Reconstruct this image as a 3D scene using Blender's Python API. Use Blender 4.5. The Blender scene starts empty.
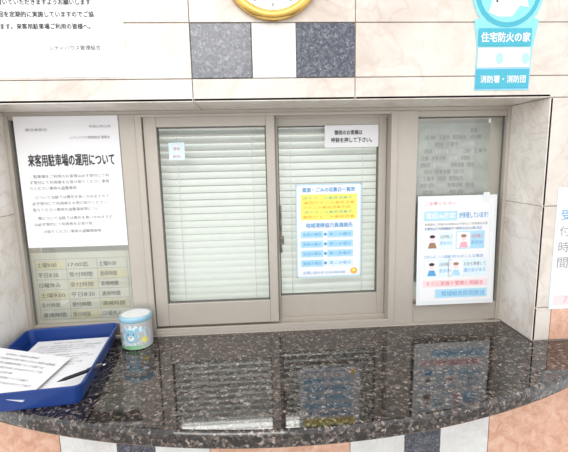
import bpy, bmesh, math, random
from mathutils import Matrix, Vector
random.seed(4)
S=bpy.context.scene
H0=1.529   # camera height above floor; counter top is 1.0
def Z(z): return z+H0
# ---------------------------------------------------------------- materials
def newmat(name):
    m=bpy.data.materials.new(name); m.use_nodes=True
    return m,m.node_tree.nodes,m.node_tree.links,m.node_tree.nodes['Principled BSDF']
def plain(name,col,rough=.5,metal=0,noise=0.04,scale=40,coat=0):
    m,n,l,b=newmat(name)
    b.inputs['Roughness'].default_value=rough; b.inputs['Metallic'].default_value=metal
    b.inputs['Coat Weight'].default_value=coat
    t=n.new('ShaderNodeTexCoord'); ns=n.new('ShaderNodeTexNoise'); ns.inputs['Scale'].default_value=scale
    r=n.new('ShaderNodeValToRGB')
    r.color_ramp.elements[0].position=.3; r.color_ramp.elements[1].position=.7
    r.color_ramp.elements[0].color=[max(0,c*(1-noise)) for c in col]+[1]
    r.color_ramp.elements[1].color=[min(1,c*(1+noise)) for c in col]+[1]
    l.new(t.outputs['Object'],ns.inputs['Vector']); l.new(ns.outputs['Fac'],r.inputs['Fac']); l.new(r.outputs['Color'],b.inputs['Base Color'])
    return m
def marble(name,a,bcol,c,scale=6,rough=.22,vein=.35):
    m,n,l,b=newmat(name); b.inputs['Roughness'].default_value=rough
    g=n.new('ShaderNodeNewGeometry')
    n1=n.new('ShaderNodeTexNoise'); n1.inputs['Scale'].default_value=scale; n1.inputs['Detail'].default_value=8; n1.inputs['Roughness'].default_value=.62; n1.inputs['Distortion'].default_value=.8
    r=n.new('ShaderNodeValToRGB'); e=r.color_ramp.elements
    e[0].position=.34; e[0].color=(*bcol,1); e[1].position=.5; e[1].color=(*a,1)
    x=e.new(.68); x.color=(*c,1)
    n2=n.new('ShaderNodeTexNoise'); n2.inputs['Scale'].default_value=scale*.9; n2.inputs['Detail'].default_value=6; n2.inputs['Distortion'].default_value=1.6
    r2=n.new('ShaderNodeValToRGB'); f=r2.color_ramp.elements
    f[0].position=.46; f[0].color=(1,1,1,1); f[1].position=.54; f[1].color=(1,1,1,1)
    v=f.new(.5); v.color=(.80,.74,.69,1)
    mx=n.new('ShaderNodeMix'); mx.data_type='RGBA'; mx.blend_type='MULTIPLY'; mx.inputs[0].default_value=vein
    l.new(g.outputs['Position'],n1.inputs['Vector']); l.new(g.outputs['Position'],n2.inputs['Vector'])
    l.new(n1.outputs['Fac'],r.inputs['Fac']); l.new(n2.outputs['Fac'],r2.inputs['Fac'])
    l.new(r.outputs['Color'],mx.inputs[6]); l.new(r2.outputs['Color'],mx.inputs[7]); l.new(mx.outputs[2],b.inputs['Base Color'])
    return m
def granite(name,cols,scale,rough=.07,lo=.45,hi=1.5):
    m,n,l,b=newmat(name); b.inputs['Roughness'].default_value=rough; b.inputs['IOR'].default_value=1.7
    g=n.new('ShaderNodeNewGeometry')
    nz=n.new('ShaderNodeTexNoise'); nz.inputs['Scale'].default_value=scale*.7; nz.inputs['Detail'].default_value=3
    ad=n.new('ShaderNodeMix'); ad.data_type='VECTOR'; ad.inputs[0].default_value=.012
    l.new(g.outputs['Position'],nz.inputs['Vector']); l.new(g.outputs['Position'],ad.inputs[4]); l.new(nz.outputs['Color'],ad.inputs[5])
    v=n.new('ShaderNodeTexVoronoi'); v.inputs['Scale'].default_value=scale
    l.new(ad.outputs[1],v.inputs['Vector'])
    sp=n.new('ShaderNodeSeparateColor'); l.new(v.outputs['Color'],sp.inputs['Color'])
    r=n.new('ShaderNodeValToRGB'); r.color_ramp.interpolation='CONSTANT'; e=r.color_ramp.elements
    e[0].position=0; e[0].color=(*cols[0][1],1); e[1].position=cols[1][0]; e[1].color=(*cols[1][1],1)
    for p,c in cols[2:]:
        x=e.new(p); x.color=(*c,1)
    l.new(sp.outputs[0],r.inputs['Fac'])
    v2=n.new('ShaderNodeTexVoronoi'); v2.inputs['Scale'].default_value=scale*2.2
    l.new(g.outputs['Position'],v2.inputs['Vector'])
    s2=n.new('ShaderNodeSeparateColor'); l.new(v2.outputs['Color'],s2.inputs['Color'])
    r2=n.new('ShaderNodeValToRGB'); r2.color_ramp.elements[0].color=(lo,lo,lo,1); r2.color_ramp.elements[1].color=(hi,hi*.97,hi*.94,1)
    l.new(s2.outputs[1],r2.inputs['Fac'])
    mx=n.new('ShaderNodeMix'); mx.data_type='RGBA'; mx.blend_type='MULTIPLY'; mx.inputs[0].default_value=1
    l.new(r.outputs['Color'],mx.inputs[6]); l.new(r2.outputs['Color'],mx.inputs[7]); l.new(mx.outputs[2],b.inputs['Base Color'])
    return m
def glassmat(name,tint=(.97,.98,.97)):
    m,n,l,b=newmat(name); n.remove(b); o=n['Material Output']
    t=n.new('ShaderNodeBsdfTransparent'); t.inputs['Color'].default_value=(*tint,1)
    g=n.new('ShaderNodeBsdfGlossy'); g.inputs['Roughness'].default_value=.02
    f=n.new('ShaderNodeFresnel'); f.inputs['IOR'].default_value=1.5
    x=n.new('ShaderNodeMixShader'); l.new(f.outputs[0],x.inputs[0]); l.new(t.outputs[0],x.inputs[1]); l.new(g.outputs[0],x.inputs[2]); l.new(x.outputs[0],o.inputs['Surface'])
    return m
M_cream=marble('cream_marble',(.70,.635,.575),(.60,.515,.455),(.77,.715,.66),vein=.4)
M_cream2=marble('pale_marble',(.84,.79,.73),(.72,.65,.58),(.89,.86,.81),scale=9,vein=.5)
M_white=marble('white_marble',(.76,.76,.75),(.68,.67,.66),(.82,.82,.81),scale=12)
M_salmon=marble('salmon_marble',(.74,.44,.32),(.62,.34,.23),(.82,.56,.43),scale=30)
M_mortar=plain('mortar',(.45,.40,.36),.9)
GR=[(0,(.010,.009,.009)),(.32,(.034,.027,.024)),(.58,(.080,.063,.055)),(.80,(.150,.122,.106)),(.93,(.25,.215,.195)),(.97,(.012,.011,.011))]
M_gran=granite('polished_brown_granite',GR,155,.045)
M_black=granite('grey_granite_tile',[(0,(.042,.050,.075)),(.3,(.068,.078,.105)),(.6,(.105,.115,.145)),(.85,(.17,.18,.215))],200,.2,.55,1.4)
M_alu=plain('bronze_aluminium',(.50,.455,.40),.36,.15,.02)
M_alud=plain('dark_aluminium',(.25,.225,.20),.5,.25,.02)  # darker tone of aluminium for the interlock and sash lock
M_gask=plain('rubber_gasket',(.14,.14,.13),.7)
M_glass=glassmat('window_glass')
M_blind=plain('blind_slat',(.90,.93,.90),.35,0,.02)
M_paper=plain('paper_white',(.86,.86,.88),.6,0,.015,15)
M_paper2=plain('paper_ivory',(.86,.84,.74),.7,0,.03,25)
M_paperg=plain('paper_greygreen',(.62,.63,.60),.7,0,.10,18)
M_ink=plain('ink_black',(.03,.03,.035),.6)
M_inkg=plain('ink_grey',(.20,.20,.22),.6)
M_inkm=plain('ink_midgrey',(.36,.36,.36),.6)
M_inkgg=plain('ink_faded',(.80,.80,.78),.6)
M_yel=plain('print_yellow',(.92,.82,.16),.5)
M_pyel=plain('print_pale_yellow',(.86,.80,.58),.5)
M_blue=plain('print_blue',(.10,.36,.68),.5)
M_lblue=plain('print_light_blue',(.42,.70,.88),.5)
M_vblue=plain('print_pale_blue',(.72,.86,.93),.5)
M_pink=plain('print_pink',(.85,.42,.52),.5)
M_lpink=plain('print_pale_pink',(.90,.70,.72),.5)
M_red=plain('print_red',(.78,.14,.18),.5)
M_or=plain('print_orange',(.88,.45,.08),.5)
M_teal=plain('print_teal',(.06,.42,.54),.4)
M_teal2=plain('print_aqua',(.26,.66,.74),.4)
M_green=plain('print_green',(.25,.55,.30),.5)
M_brown=plain('print_brown',(.35,.2,.12),.5)
M_gold=plain('gold_metal',(.85,.55,.14),.25,.8,.05)
M_tray=plain('navy_plastic',(.010,.045,.22),.28,0,.05,10)
M_tin=plain('tin_light_blue',(.34,.62,.78),.3,.1)
M_tinw=plain('tin_white',(.85,.88,.88),.3)
M_tine=plain('tin_metal',(.7,.74,.76),.3,.8)
M_pen=plain('pen_black',(.015,.015,.02),.3)
M_steel=plain('steel',(.6,.6,.6),.25,.9)
M_floor=marble('floor_stone',(.52,.50,.47),(.45,.43,.40),(.6,.58,.55),scale=4,rough=.3)
M_in=plain('office_wall',(.50,.50,.47),.8)
M_clear=plain('clear_acrylic',(.80,.84,.86),.15,0,.01)
# ---------------------------------------------------------------- helpers
def link(ob,parent=None):
    S.collection.objects.link(ob)
    if parent: ob.parent=parent
    return ob
def empty(name,loc=(0,0,0),rot=(0,0,0)):
    e=bpy.data.objects.new(name,None); e.location=loc; e.rotation_euler=rot; e.empty_display_size=.05
    return link(e)
def boxes(name,lst,mats,parent=None,bevel=0,loc=(0,0,0)):
    """lst of (x0,x1,y0,y1,z0,z1[,mat])"""
    bm=bmesh.new()
    for q in lst:
        x0,x1,y0,y1,z0,z1=q[:6]; mi=q[6] if len(q)>6 else 0
        vs=[bm.verts.new((x,y,z)) for x in (x0,x1) for y in (y0,y1) for z in (z0,z1)]
        for f in ((0,1,3,2),(4,6,7,5),(0,4,5,1),(2,3,7,6),(0,2,6,4),(1,5,7,3)):
            F=bm.faces.new([vs[i] for i in f]); F.material_index=mi
    bmesh.ops.recalc_face_normals(bm,faces=bm.faces)
    me=bpy.data.meshes.new(name); bm.to_mesh(me); bm.free()
    for m in (mats if isinstance(mats,(list,tuple)) else [mats]): me.materials.append(m)
    ob=bpy.data.objects.new(name,me); ob.location=loc; link(ob,parent)
    if bevel:
        b=ob.modifiers.new('bevel','BEVEL'); b.width=bevel; b.segments=2; b.limit_method='ANGLE'
    return ob
def poly(name,pts,mat,parent,z=0):
    bm=bmesh.new(); bm.faces.new([bm.verts.new((p[0],p[1],z)) for p in pts])
    bmesh.ops.recalc_face_normals(bm,faces=bm.faces)
    for f in bm.faces:
        if f.normal.z<0: f.normal_flip()
    me=bpy.data.meshes.new(name); bm.to_mesh(me); bm.free(); me.materials.append(mat)
    return link(bpy.data.objects.new(name,me),parent)
def rect(name,x0,y0,x1,y1,mat,parent,z=.0006): return poly(name,[(x0,y0),(x1,y0),(x1,y1),(x0,y1)],mat,parent,z)
def disc(name,cx,cy,rx,ry,mat,parent,z=.0006,n=28):
    return poly(name,[(cx+rx*math.cos(2*math.pi*i/n),cy+ry*math.sin(2*math.pi*i/n)) for i in range(n)],mat,parent,z)
def text(name,body,x0,y0,x1,y1,mat,parent,z=.0010,bold=0):
    cu=bpy.data.curves.new(name,'FONT'); cu.body=body; cu.size=1; cu.resolution_u=2
    t=bpy.data.objects.new(name,cu); S.collection.objects.link(t)
    bpy.context.view_layer.update()
    me=bpy.data.meshes.new_from_object(t.evaluated_get(bpy.context.evaluated_depsgraph_get()))
    bpy.data.objects.remove(t)
    if len(me.vertices)==0: return None
    xs=[v.co.x for v in me.vertices]; ys=[v.co.y for v in me.vertices]
    a,b,c,d=min(xs),max(xs),min(ys),max(ys)
    for v in me.vertices:
        v.co=Vector((x0+(v.co.x-a)/(b-a)*(x1-x0),y0+(v.co.y-c)/(d-c)*(y1-y0),z))
    me.materials.clear(); me.materials.append(mat); me.name=name
    ob=link(bpy.data.objects.new(name,me),parent)
    if bold:   # heavier face: second strike offset sideways
        s=bold*(y1-y0)
        for k,(dx,dy) in enumerate(((s,0),(0,s),(s,s))):
            o=link(bpy.data.objects.new(name+'_strike%d'%k,me),parent); o.location=(dx,dy,.00002*(k+1))
    return ob
def sheet(name,w,h,mat,loc,rot,thick=.0004,curl=0,nx=10,ny=10):
    bm=bmesh.new(); g=[[bm.verts.new((w*i/nx,h*j/ny,curl*((i/nx-.5)**2*1.2-(j/ny-.5)**2*.6) if curl else 0)) for j in range(ny+1)] for i in range(nx+1)]
    for i in range(nx):
        for j in range(ny): bm.faces.new((g[i][j],g[i+1][j],g[i+1][j+1],g[i][j+1]))
    me=bpy.data.meshes.new(name); bm.to_mesh(me); bm.free(); me.materials.append(mat)
    ob=bpy.data.objects.new(name,me); ob.location=loc; ob.rotation_euler=rot; link(ob)
    s=ob.modifiers.new('thickness','SOLIDIFY'); s.thickness=thick; s.offset=-1
    return ob
def lathe(name,prof,mats,parent=None,loc=(0,0,0),n=48,mi=None):
    bm=bmesh.new(); rings=[]
    for r,z in prof: rings.append([bm.verts.new((r*math.cos(2*math.pi*i/n),r*math.sin(2*math.pi*i/n),z)) for i in range(n)])
    for k in range(len(rings)-1):
        for i in range(n):
            f=bm.faces.new((rings[k][i],rings[k][(i+1)%n],rings[k+1][(i+1)%n],rings[k+1][i])); f.smooth=True
            if mi: f.material_index=mi[k]
    bm.faces.new(rings[0][::-1]); f=bm.faces.new(rings[-1])
    if mi: f.material_index=mi[-1]
    me=bpy.data.meshes.new(name); bm.to_mesh(me); bm.free()
    for m in (mats if isinstance(mats,(list,tuple)) else [mats]): me.materials.append(m)
    ob=bpy.data.objects.new(name,me); ob.location=loc; return link(ob,parent)
R90=(math.pi/2,0,0)
# ---------------------------------------------------------------- wall
YF=1.07; YW=1.235
XL,XR=-.715,.768; ZT=.147; ZC=-.529
B=YF+.006
MT=[M_cream,M_white,M_black,M_salmon]
w_up=boxes('wall_upper',[(-2.2,2.4,B,1.36,Z(ZT+.008),2.75)],M_mortar)
w_lo=boxes('wall_lower',[(-2.2,2.4,B,1.36,0,Z(ZC-.044))],M_mortar)
w_l=boxes('wall_left',[(-2.2,XL-.008,B,1.36,Z(ZC-.043),Z(ZT+.007))],M_mortar)
w_r=boxes('wall_right',[(XR+.008,2.4,B,1.36,Z(ZC-.043),Z(ZT+.007))],M_mortar)
T={'u':[],'l':[],'r':[],'d':[]}
def tile(k,x0,x1,z0,z1,mi,gap=.0010): T[k].append((x0+gap,x1-gap,YF,B+.002,Z(z0)+gap,Z(z1)-gap,mi))
xs=[-2.2,-1.36,-.76,-.157,.25,.86,1.46,2.4]
for a,b in zip(xs,xs[1:]):
    tile('u',a,b,ZT,.202,0)
    tile('u',a,b,.332,.93,0); tile('u',a,b,.93,1.22,0)
    if a==-.157:
        tile('u',-.157,-.008,.202,.332,2); tile('u',-.008,.102,.202,.332,1); tile('u',.102,.25,.202,.332,2)
    else: tile('u',a,b,.202,.332,0)
for z0,z1 in ((-.43,-.14),(-.14,ZT)):
    tile('r',XR,1.2,z0,z1,0); tile('r',1.2,2.4,z0,z1,0)
    tile('l',-1.36,XL,z0,z1,0); tile('l',-2.2,-1.36,z0,z1,0)
tile('r',XR,.82,ZC,-.43,0); tile('r',.82,1.2,ZC,-.43,3); tile('r',1.2,2.4,ZC,-.43,3); tile('l',-1.36,XL,ZC,-.43,3); tile('l',-2.2,-1.36,ZC,-.43,3)
cols=[(-2.2,-1.36,3),(-1.36,-.98,3),(-.98,-.575,3),(-.575,-.421,1),(-.421,-.317,2),(-.317,-.163,1),(-.163,.242,3),(.242,.405,1),(.405,.511,2),(.511,.658,1),(.658,1.06,3),(1.06,1.46,3),(1.46,2.4,3)]
for a,b,m in cols:
    for z0,z1 in ((-.90,-.573),(-1.21,-.90),(-1.529,-1.21)): tile('d',a,b,z0,z1,m)
for k,p in (('u',w_up),('l',w_l),('r',w_r),('d',w_lo)): boxes('tiles',T[k],MT,p,.0012)
for k,p,xa,xb in (('r',w_r,XR,XR+.008),('l',w_l,XL-.008,XL)):
    boxes('reveal_tiles',[(xa,xb,YF,1.36,Z(z0)+.0006,Z(z1)-.0006) for z0,z1 in ((ZC,-.14),(-.14,ZT))],M_cream2,p,.001)
boxes('soffit_tiles',[(a+.001,b-.001,YF,1.36,Z(ZT),Z(ZT)+.008) for a,b in ((XL,-.157),(-.157,.25),(.25,XR))],M_cream2,w_up,.001)
boxes('floor',[(-2.2,2.4,-3,1.36,-.05,0)],M_floor)
boxes('wall_back',[(-2.2,2.4,3.2,3.25,0,2.75),(-2.25,-2.2,1.36,3.2,0,2.75),(2.4,2.45,1.36,3.2,0,2.75),(-2.2,2.4,1.36,3.25,2.75,2.8)],M_in)
# ---------------------------------------------------------------- counter
def arcY(x): 
    R=1.62; return .736+R-math.sqrt(R*R-(x-.06)**2)
def counter():
    xa,xb=.06-.985,.06+.985
    pts=[]; n=72
    for i in range(n+1):
        x=xa+(xb-xa)*i/n; pts.append((x,min(arcY(x),YF-.001)))
    pts+= [(XR-.001,YF-.001),(XR-.001,YW-.013),(XL+.001,YW-.013),(XL+.001,YF-.001)]
    bm=bmesh.new(); f=bm.faces.new([bm.verts.new((x,y,Z(ZC)-.040)) for x,y in pts])
    r=bmesh.ops.extrude_face_region(bm,geom=[f])
    for v in r['geom']:
        if isinstance(v,bmesh.types.BMVert): v.co.z+=.040
    bmesh.ops.recalc_face_normals(bm,faces=bm.faces)
    me=bpy.data.meshes.new('reception_counter'); bm.to_mesh(me); bm.free(); me.materials.append(M_gran)
    ob=link(bpy.data.objects.new('reception_counter',me))
    b=ob.modifiers.new('bevel','BEVEL'); b.width=.009; b.segments=4; b.limit_method='ANGLE'; b.angle_limit=math.radians(60)
    return ob
counter()
# ---------------------------------------------------------------- window
win=empty('window_1')
y0,y1=YW,1.33
fr=[(XL,XR,y0,y1,Z(.136),Z(ZT)),
    (XL,-.702,y0,y1,Z(ZC),Z(.136)),(.757,XR,y0,y1,Z(ZC),Z(.136)),
    (-.395,-.349,y0-.004,y1,Z(ZC),Z(.136)),(.417,.479,y0-.004,y1,Z(ZC),Z(.136)),
    (-.349,-.331,y0-.008,y1,Z(ZC),Z(.136)),(.397,.417,y0-.008,y1,Z(ZC),Z(.136)),
    (-.702,-.395,y0+.004,y1,Z(ZC),Z(-.488)),(.479,.757,y0+.004,y1,Z(ZC),Z(-.468)),
    (-.702,-.395,y0+.004,y1,Z(.126),Z(.136)),(.479,.757,y0+.004,y1,Z(.118),Z(.136)),
    (XL,XR,y0-.013,y0,Z(ZC-.02),Z(ZC))]
boxes('frame',fr,M_alu,win,.0015)
boxes('sill_track',[(-.331,.397,y0-.012,y1,Z(ZC),Z(-.518)),(-.331,.397,y0-.012,y0-.006,Z(-.518),Z(-.508)),(-.331,.397,y0+.028,y0+.033,Z(-.518),Z(-.504)),
    (-.331,.397,y0-.006,y0+.0,Z(.128),Z(.136)),(-.331,.397,y0+.028,y0+.033,Z(.122),Z(.136))],M_alu,win,.0008)
def sash(nm,xa,xb,ga,gb,ys):
    e=[(xa,ga,ys,ys+.026,Z(-.505),Z(.132)),(gb,xb,ys,ys+.026,Z(-.505),Z(.132)),(ga,gb,ys+.001,ys+.025,Z(-.505),Z(-.433)),(ga,gb,ys+.001,ys+.025,Z(.100),Z(.132))]
    boxes(nm+'_frame',e,M_alu,win,.0015)
    g=.003
    boxes(nm+'_gasket',[(ga,ga+g,ys+.008,ys+.018,Z(-.433),Z(.1)),(gb-g,gb,ys+.008,ys+.018,Z(-.433),Z(.1)),(ga,gb,ys+.008,ys+.018,Z(-.433),Z(-.433)+g),(ga,gb,ys+.008,ys+.018,Z(.1)-g,Z(.1))],M_gask,win)
    boxes(nm+'_glass',[(ga+.001,gb-.001,ys+.012,ys+.015,Z(-.432),Z(.099))],M_glass,win)
sash('left_sash',-.329,.050,-.292,.024,y0+.001)
sash('right_sash',.028,.396,.060,.372,y0+.034)
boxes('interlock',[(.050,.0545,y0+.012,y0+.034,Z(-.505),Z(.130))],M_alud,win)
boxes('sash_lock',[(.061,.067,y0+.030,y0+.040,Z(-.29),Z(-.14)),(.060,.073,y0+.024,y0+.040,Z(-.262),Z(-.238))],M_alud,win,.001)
boxes('lock_cylinder',[(.062,.070,y0+.020,y0+.030,Z(-.256),Z(-.244)),(.062,.067,y0+.026,y0+.031,Z(-.285),Z(-.276)),(.062,.066,y0+.026,y0+.031,Z(-.22),Z(-.20)),(.062,.066,y0+.026,y0+.031,Z(-.18),Z(-.165))],M_gask,win,.001)
boxes('side_glass',[(-.702,-.395,y0+.022,y0+.025,Z(-.488),Z(.126)),(.479,.757,y0+.022,y0+.025,Z(-.468),Z(.118))],M_glass,win)
boxes('side_gasket',[(.479,.482,y0+.016,y0+.022,Z(-.468),Z(.118)),(.754,.757,y0+.016,y0+.022,Z(-.468),Z(.118)),(.479,.757,y0+.016,y0+.022,Z(.115),Z(.118)),
   (-.702,-.699,y0+.016,y0+.022,Z(-.488),Z(.126)),(-.398,-.395,y0+.016,y0+.022,Z(-.488),Z(.126)),(-.702,-.395,y0+.016,y0+.022,Z(.123),Z(.126))],M_gask,win)
# blinds
bl=empty('venetian_blind')
bm=bmesh.new(); zc=.135
while zc>-.47:
    w=.025; th=math.radians(45)
    prev=None; N=4
    for s in range(N+1):
        u=s/N-.5
        yy=1.318+ u*w*math.cos(th) ; zz=Z(zc)+u*w*math.sin(th)+.0018*(1-4*u*u)
        a=bm.verts.new((-.344,yy,zz)); b=bm.verts.new((.412,yy,zz))
        if prev:
            f=bm.faces.new((prev[0],prev[1],b,a)); f.smooth=True
        prev=(a,b)
    zc-=.0222
me=bpy.data.meshes.new('slats'); bm.to_mesh(me); bm.free(); me.materials.append(M_blind); link(bpy.data.objects.new('slats',me),bl)
boxes('head_rail',[(-.344,.412,1.306,1.329,Z(.105),Z(.130))],M_blind,bl)
boxes('bottom_rail',[(-.344,.412,1.310,1.326,Z(-.488),Z(-.474))],M_blind,bl,.002)
boxes('ladder_cords',[(x,x+.0015,1.307,1.3085,Z(-.475),Z(.12)) for x in (-.25,-.02,.10,.33)],M_inkgg,bl)
# ---------------------------------------------------------------- notices
def lines(par,w,rows,mat,x0,h,z=.001,cw=24,bold=0):
    base="駐車場をご利用のお客様は必ず受付にて利用券をお受け取りください車両の盗難事故等について当館では責任を負いかねますのでご了承下さい貴重品は車内に置かないようお願いいたします"
    for i,(y,f) in enumerate(rows):
        n=int(f[1]*cw); st=(i*13)%40
        b=(base*3)[st:st+max(4,n)]
        text('text_line_%d'%i,b,x0+f[0]*w,y,x0+(f[0]+f[1])*w,y+h,mat,par,z,bold)
# upper left notice
p=sheet('wall_notice',.423,.30,M_paper,(-.735,YF-.0015,Z(.208)),R90)
text('line_a','お客様専用「来客用駐車場利用証」を必ず車内の外から',.035,.190,.345,.203,M_ink,p,bold=.03)
text('line_b','見えやすい場所に置いていただきますようお願いします',.035,.163,.350,.176,M_ink,p,bold=.03)
text('line_c','また、駐車場の巡回を定期的に実施していますのでご協',.035,.136,.355,.149,M_ink,p,bold=.03)
text('line_c2','力をお願いいたします。来客用駐車場ご利用の皆様へ。',.035,.109,.345,.122,M_ink,p,bold=.03)
text('line_d','シティハウス管理組合',.245,.062,.365,.073,M_ink,p)
# left window poster
p=sheet('parking_notice',.287,.376,M_paper,(-.683,y0-.0065,Z(-.241)),R90)
text('date','令和○年○月',.205,.342,.265,.350,M_inkg,p)
text('addressee','居住者各位',.03,.335,.09,.343,M_inkg,p)
text('sender','シティハウス管理組合 理事会',.15,.312,.262,.320,M_inkg,p)
text('title','来客用駐車場の運用について',.028,.236,.268,.270,M_ink,p,bold=.035)
lines(p,.235,[(.203,(.05,.9)),(.186,(0,.95)),(.169,(0,.55)),(.143,(.05,.88)),(.125,(0,.9)),(.107,(0,.8)),(.082,(.05,.9)),(.064,(0,.7)),(.042,(.1,.7))],M_inkg,.026,.010,cw=22)
# left lower timetable on the inside of the glass
p=sheet('timetable_sheet',.290,.222,M_paper2,(-.697,y0+.0275,Z(-.486)),R90)
for r in range(6):
    for c in range(3):
        x=.014+c*.092; y=.176-r*.032
        if (r+c)%3==0: rect('cell_fill_%d_%d'%(r,c),x-.004,y-.006,x+.082,y+.020,M_pyel,p,.0005)
        text('cell_%d_%d'%(r,c),random.choice(['平日8:30','土曜9:00','受付時間','管理室','日曜休み','17:00迄','清掃時間']),x,y,x+random.uniform(.05,.075),y+.015,M_inkg,p)
for r in range(7): rect('rule_%d'%r,.008,.201-r*.032,.284,.2018-r*.032,M_inkm,p)
for c in range(4): rect('rule_v%d'%c,.008+c*.0917,.010,.0088+c*.0917,.2015,M_inkm,p)
# right inner sheet (faded)
p=sheet('faded_notice',.238,.50,M_paperg,(.483,y0+.0275,Z(-.40)),R90)
for r in range(11):
    x=.012+random.uniform(0,.02)
    while x<.19:
        wd=random.uniform(.02,.05)
        if random.random()<.75: text('cell',random.choice(['管理組合','理事会報','工事予','お知らせ','点検','総会']),x,.472-r*.021,x+wd,.486-r*.021,random.choice([M_inkgg,M_inkm,M_inkm]),p)
        x+=wd+.010
# small sign on right sash
p=sheet('counter_sign',.166,.066,M_paper,(.203,y0+.030,Z(.034)),R90)
text('line_1','御用のお客様は',.03,.037,.115,.051,M_ink,p,bold=.03)
text('line_2','呼鈴を押して下さい。',.02,.014,.145,.029,M_ink,p,bold=.03)
# sticker on left glass
p=sheet('security_sticker',.046,.050,M_vblue,(-.262,y0+.0115,Z(.006)),R90)
rect('label_band',.004,.004,.042,.017,M_paper,p); disc('emblem',.023,.032,.012,.011,M_paper,p); text('mark','防犯',.012,.006,.034,.014,M_inkg,p); text('mark2','警戒',.014,.028,.032,.037,M_inkm,p,.0013)
# yellow / blue poster
w,h=.206,.297
p=sheet('garbage_day_poster',w,h,M_paper,(.112,y0+.031,Z(-.373)),R90)
for q in ((0,0,w,.003),(0,h-.003,w,h),(0,0,.003,h),(w-.003,0,w,h)): rect('border',*q,M_lblue,p)
text('heading','資源・ごみの収集日一覧表',.02,.272,.185,.286,M_blue,p,bold=.03)
rect('yellow_panel',.015,.185,.192,.265,M_yel,p)
for r in range(5):
    text('yellow_text_%d'%r,'●燃やすごみ●資源●不燃●'[r%3:r%3+10],.022+.004*(r%2),.190+r*.0148,.183-.006*(r%3),.1995+r*.0148,[M_or,M_green,M_or][r%3],p)
text('subheading','地域清掃協力員連絡先',.03,.160,.178,.175,M_blue,p,bold=.03)
for r in range(4):
    yy=.128-r*.031
    rect('cell_left_%d'%r,.014,yy,.085,yy+.022,M_lblue,p); rect('cell_right_%d'%r,.098,yy,.180,yy+.022,M_vblue if r==3 else M_lblue,p)
    text('cell_text_%d'%r,'毎週火曜日',.020,yy+.006,.078,yy+.016,M_blue,p); text('cell_text_r%d'%r,'第二水曜日',.104,yy+.006,.172,yy+.016,M_blue,p)
    disc('dot_%d'%r,.0915,yy+.011,.005,.005,M_blue,p,.0012)
disc('mascot',.183,.018,.011,.010,M_or,p,.0013); disc('mascot_face',.183,.020,.006,.005,M_yel,p,.0016)
text('footer','お問い合わせ 0120-000-000',.02,.010,.155,.020,M_blue,p)
# right board leaning on glass
w,h=.250,.345
p=sheet('fraud_warning_poster',w,h,M_paper,(.484,y0-.018,Z(-.464)),(math.radians(90)-.03,0,0),.0015)
p.data.materials[0]=M_clear
rect('sheet',.010,.012,w-.008,h-.010,M_paper,p,.0008)
text('top_text','ご注意ください',.02,h-.028,.12,h-.018,M_red,p,.0014)
rect('side_rule',w-.020,.02,w-.017,h-.02,M_vblue,p,.0011)
rect('header_bar',.02,.268,.125,.298,M_lblue,p,.0011); text('header','電話de詐欺',.026,.274,.118,.293,M_paper,p,.0014,.03)
text('header2','が多発しています！',.130,.274,.222,.293,M_blue,p,.0014,.03)
lines(p,.2,[(.253,(0,1)),(.240,(0,.8))],M_inkg,.022,.008,z=.0014)
for i,(x,y,m1,m2) in enumerate(((.022,.178,M_vblue,M_brown),(.122,.178,M_lblue,M_pink),(.022,.090,M_vblue,M_blue),(.100,.090,M_vblue,M_lblue))):
    ww=.092 if i!=3 else .125
    rect('panel_%d'%i,x,y,x+ww,y+.056,m1,p,.0011); rect('panel_inner_%d'%i,x+.003,y+.003,x+.046,y+.053,M_paper,p,.0012)
    disc('head_%d'%i,x+.025,y+.034,.008,.009,M_lpink,p,.0014); poly('body_%d'%i,[(x+.011,y+.004),(x+.040,y+.004),(x+.034,y+.022),(x+.017,y+.022)],m2,p,.0014)
    disc('hair_%d'%i,x+.025,y+.041,.009,.005,M_ink if i%2==0 else M_brown,p,.0016)
    text('caption_%d'%i,'お金を準備して',x+.050,y+.034,x+ww-.004,y+.046,M_red if i==1 else M_inkg,p,.0014); text('caption2_%d'%i,'還付金がある',x+.050,y+.014,x+ww-.004,y+.026,M_blue,p,.0014)
    text('label_%d'%i,'①②③④'[i]+'例えばこんな電話',x,y+.060,x+ww*.9,y+.070,M_blue,p,.0014)
rect('footer_bar',.020,.058,.228,.080,M_lpink,p,.0011); text('footer','すぐに家族や警察に相談を',.03,.062,.215,.076,M_red,p,.0014)
rect('footer_blue',.060,.022,.228,.050,M_lblue,p,.0011); text('footer2','管理組合防犯担当',.08,.028,.22,.044,M_blue,p,.0014)
rect('tape',.205,h-.022,.225,h+.008,M_clear,p,.0018)
# teal placard on wall
p=empty('fire_safety_placard',(.552,YF-.0017,Z(.166)),R90)
pts=[(.008,0),(.153,0),(.155,.10),(.168,.17)]
cx,cy,r=.084,.235,.092
pts+=[(cx+r*math.cos(math.radians(a)),cy+r*math.sin(math.radians(a))) for a in range(-40,221,10)]+[(0.0,.17),(.010,.10)]
o=poly('plate',pts,M_teal2,p,.0); s=o.modifiers.new('t','SOLIDIFY'); s.thickness=.0015; s.offset=-1
disc('ring',cx,cy,.084,.082,M_teal,p,.0008); disc('ring_inner',cx,cy,.073,.071,M_teal2,p,.0012)
poly('bird_body',[(.035,.188),(.045,.222),(.07,.244),(.10,.246),(.13,.225),(.138,.200),(.115,.204),(.095,.178),(.06,.178)],M_paper,p,.0016)
poly('bird_wing',[(.062,.228),(.085,.27),(.11,.262),(.104,.224)],M_vblue,p,.0019); disc('bird_eye',.055,.214,.003,.003,M_ink,p,.002)
rect('band',.012,.108,.150,.150,M_teal,p,.0022); text('band_text','住宅防火の家',.018,.117,.146,.140,M_paper,p,.0026,.04)
rect('strip',.012,.056,.150,.104,M_lpink,p,.0009)
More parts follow.
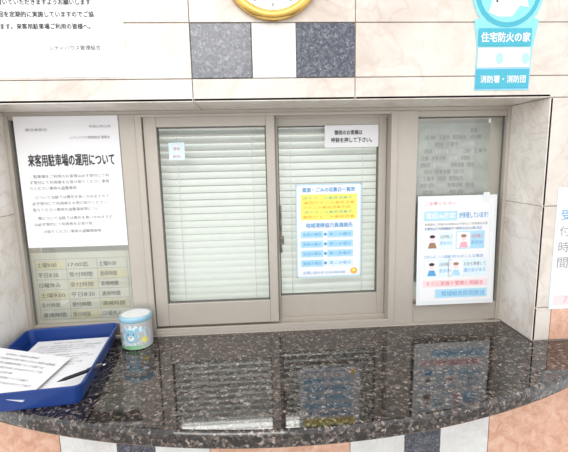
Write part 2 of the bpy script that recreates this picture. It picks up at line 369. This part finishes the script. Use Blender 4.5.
for i in range(6): disc('child_%d'%i,.024+i*.023,.078,.010,.014,[M_vblue,M_paper,M_lblue][i%3],p,.0013)
rect('base_band',.010,.004,.151,.052,M_blue,p,.0010); rect('base_fill',.012,.006,.149,.050,M_teal,p,.0013)
text('base_text','消防署・消防団',.022,.018,.142,.036,M_paper,p,.0017,.03)
# right edge poster on pier
p=sheet('office_hours_poster',.24,.345,M_paper,(.810,YF-.0006,Z(-.435)),R90)
rect('side_band',.0,.0,.006,.345,M_vblue,p)
for i,c in enumerate('受付時間'): text('char_%d'%i,c,.014,.255-i*.045,.045,.285-i*.045,M_blue if i<1 else M_inkm,p)
rect('pink_band',.012,.012,.23,.040,M_lpink,p); text('hours','7:30',.042,.018,.09,.036,M_pink,p)
text('more','平日のみ',.10,.2,.22,.24,M_blue,p)
# clock
ck=empty('wall_clock',(.046,YF-.001,Z(.451)),R90)
lathe('rim',[(.118,0),(.118,.018),(.114,.026),(.106,.028),(.098,.022),(.097,.014)],M_gold,ck,n=72)
lathe('face',[(.0965,.012),(.0965,.0145)],M_paper,ck,n=72)
for i in range(12):
    a=math.radians(30*i); o=rect('tick_%d'%i,-.0015,.080,.0015,.088,M_inkg,ck,.0150); o.rotation_euler=(0,0,-a)
o=rect('hour_hand',-.003,-.01,.003,.05,M_ink,ck,.0160); o.rotation_euler=(0,0,-5.2)
o=rect('minute_hand',-.002,-.012,.002,.076,M_ink,ck,.0165); o.rotation_euler=(0,0,-1)
disc('hub',0,0,.005,.005,M_gold,ck,.017)
# ---------------------------------------------------------------- tray + papers + pen
def rrect(w,h,r,n=5):
    out=[]
    for cx,cy,a0 in ((w/2-r,h/2-r,0),(-w/2+r,h/2-r,90),(-w/2+r,-h/2+r,180),(w/2-r,-h/2+r,270)):
        for i in range(n+1):
            a=math.radians(a0+90*i/n); out.append((cx+r*math.cos(a),cy+r*math.sin(a)))
    return out
tw,tl=.262,.368
tray=empty('letter_tray',(-.5505,1.030,Z(ZC)+.0005),(0,0,math.radians(6)))
bm=bmesh.new()
secs=[(tw-.024,tl-.024,.014,0),(tw-.020,tl-.020,.016,.003),(tw-.006,tl-.006,.02,.043),(tw,tl,.022,.044),(tw,tl,.022,.048),(tw-.010,tl-.010,.018,.048),(tw-.012,tl-.012,.018,.045),(tw-.026,tl-.026,.014,.006),(tw-.032,tl-.032,.012,.004)]
rings=[[bm.verts.new((x,y,z)) for x,y in rrect(a,b,r)] for a,b,r,z in secs]
n=len(rings[0])
for a,b in zip(rings,rings[1:]):
    for i in range(n): bm.faces.new((a[i],a[(i+1)%n],b[(i+1)%n],b[i]))
bm.faces.new(rings[0][::-1]); bm.faces.new(rings[-1]); bmesh.ops.recalc_face_normals(bm,faces=bm.faces)
me=bpy.data.meshes.new('tray_body'); bm.to_mesh(me); bm.free(); me.materials.append(M_tray); link(bpy.data.objects.new('tray_body',me),tray)
zt=Z(ZC)
p=sheet('paper_stack',.205,.29,M_paper,(0,0,0),(0,0,0),.010); p.parent=tray; p.location=(-.102,-.135,.0180)
p.rotation_euler=(0,0,math.radians(-2))
lines(p,.17,[(.265,(.2,.5)),(.245,(0,1)),(.232,(0,.9)),(.219,(0,.95)),(.206,(0,.6)),(.186,(0,.9)),(.173,(0,1)),(.16,(0,.8)),(.14,(0,.9)),(.127,(0,.8))],M_inkg,.018,.008)
p=sheet('application_form',.205,.20,M_paper,(0,0,0),(0,0,0),.0006,curl=0); p.parent=tray; p.location=(-.190,-.150,.060); p.rotation_euler=(0,math.radians(9.5),math.radians(-10))
lines(p,.17,[(.17,(.2,.5)),(.15,(0,1)),(.13,(0,.9)),(.11,(0,.95)),(.09,(0,.6)),(.07,(0,.9)),(.05,(0,1))],M_inkg,.018,.009,z=.001)
pen=empty('ballpoint_pen',(0,0,0),(0,math.radians(90),math.radians(42))); pen.location=(-.475,.905,zt+.0375)
lathe('barrel',[(.001,0),(.003,.010),(.0042,.016),(.0045,.05),(.0042,.098),(.0035,.102)],M_pen,pen,n=20)
lathe('nib',[(.0004,-.004),(.001,0)],M_steel,pen,n=12)
lathe('clicker',[(.0025,.102),(.0025,.110)],M_steel,pen,n=12)
boxes('clip',[(-.0065,-.0045,-.0015,.0015,.065,.100)],M_steel,pen)
# ---------------------------------------------------------------- candy tin
tin=empty('candy_tin',(-.372,1.170,zt+.0005),(0,0,math.radians(-8)))
rt=.044
lathe('can',[(rt-.002,0),(rt,.002),(rt,.080),(rt+.0015,.081),(rt+.0015,.094),(rt,.0965),(rt-.003,.097),(rt-.004,.094)],[M_tinw,M_tin,M_tine],tin,mi=[2,0,1,1,1,2,2,0])
def patch(nm,a0,zc,ra,rz,mat,off):
    bm=bmesh.new(); N=24; R=rt+off; c=bm.verts.new((R*math.cos(a0),R*math.sin(a0),zc)); vs=[]
    for ring in (.34,.67,1):
        vv=[]
        for i in range(N):
            t=2*math.pi*i/N; a=a0+ra*ring/R*math.cos(t); vv.append(bm.verts.new((R*math.cos(a),R*math.sin(a),zc+ring*rz*math.sin(t))))
        vs.append(vv)
    for i in range(N):
        bm.faces.new((c,vs[0][i],vs[0][(i+1)%N]))
        for k in (0,1): bm.faces.new((vs[k][i],vs[k+1][i],vs[k+1][(i+1)%N],vs[k][(i+1)%N]))
    me=bpy.data.meshes.new(nm); bm.to_mesh(me); bm.free(); me.materials.append(mat); link(bpy.data.objects.new(nm,me),tin)
A=-math.pi/2
patch('sky_band',A,.040,.064,.034,M_vblue,.0003)
patch('bear_head',A+.05,.042,.019,.020,M_tin,.0006); patch('bear_ear_a',A-.35,.060,.006,.006,M_tin,.0006); patch('bear_ear_b',A+.45,.060,.006,.006,M_tin,.0006)
patch('bear_muzzle',A+.05,.036,.009,.008,M_tinw,.0010); patch('bear_nose',A+.05,.040,.003,.002,M_brown,.0014)
patch('bear_eye_a',A-.12,.048,.0018,.002,M_ink,.0012); patch('bear_eye_b',A+.22,.048,.0018,.002,M_ink,.0012)
patch('flower_a',A-.85,.025,.007,.008,M_green,.0008); patch('flower_b',A+.9,.028,.008,.008,M_yel,.0008); patch('dot_a',A-.9,.055,.006,.006,M_lpink,.0008); patch('dot_b',A+.85,.055,.006,.006,M_lblue,.0008)
patch('grass',A,.008,.045,.006,M_green,.0005)
# ---------------------------------------------------------------- light
W=bpy.data.worlds.new('world'); S.world=W; W.use_nodes=True
bg=W.node_tree.nodes['Background']; bg.inputs[0].default_value=(.975,.985,1,1); bg.inputs[1].default_value=1.38
def area(nm,loc,tgt,size,power,col=(1,1,1)):
    L=bpy.data.lights.new(nm,'AREA'); L.size=size; L.energy=power; L.color=col
    o=bpy.data.objects.new(nm,L); o.location=loc; o.rotation_euler=(Vector(tgt)-Vector(loc)).to_track_quat('-Z','Y').to_euler(); link(o)
area('ceiling_lamp',(-.6,-1.4,2.9),(0,1.2,1.2),1.6,36,(1,.97,.92))
area('office_fill',(0,2.2,2.6),(0,1.5,1.2),1.2,40,(1,1,.97))  # added fill light, unseen, brightens blinds and room behind the glass
# ---------------------------------------------------------------- camera
f,pitch,roll,yaw=411.04,.1596,.0211,.0581
right=Vector((math.cos(yaw),-math.sin(yaw),0)); up=Vector((math.sin(pitch)*math.sin(yaw),math.sin(pitch)*math.cos(yaw),math.cos(pitch)))
Rv=math.cos(roll)*right-math.sin(roll)*up; Uv=math.sin(roll)*right+math.cos(roll)*up; Bv=Rv.cross(Uv)
cam=bpy.data.cameras.new('camera'); cam.sensor_width=36; cam.sensor_fit='HORIZONTAL'; cam.lens=f/568*36; cam.clip_start=.02
co=bpy.data.objects.new('camera',cam); link(co)
co.matrix_world=Matrix(((Rv.x,Uv.x,Bv.x,0),(Rv.y,Uv.y,Bv.y,0),(Rv.z,Uv.z,Bv.z,H0),(0,0,0,1)))
S.camera=co
S.view_settings.view_transform='Standard'; S.view_settings.look='None'
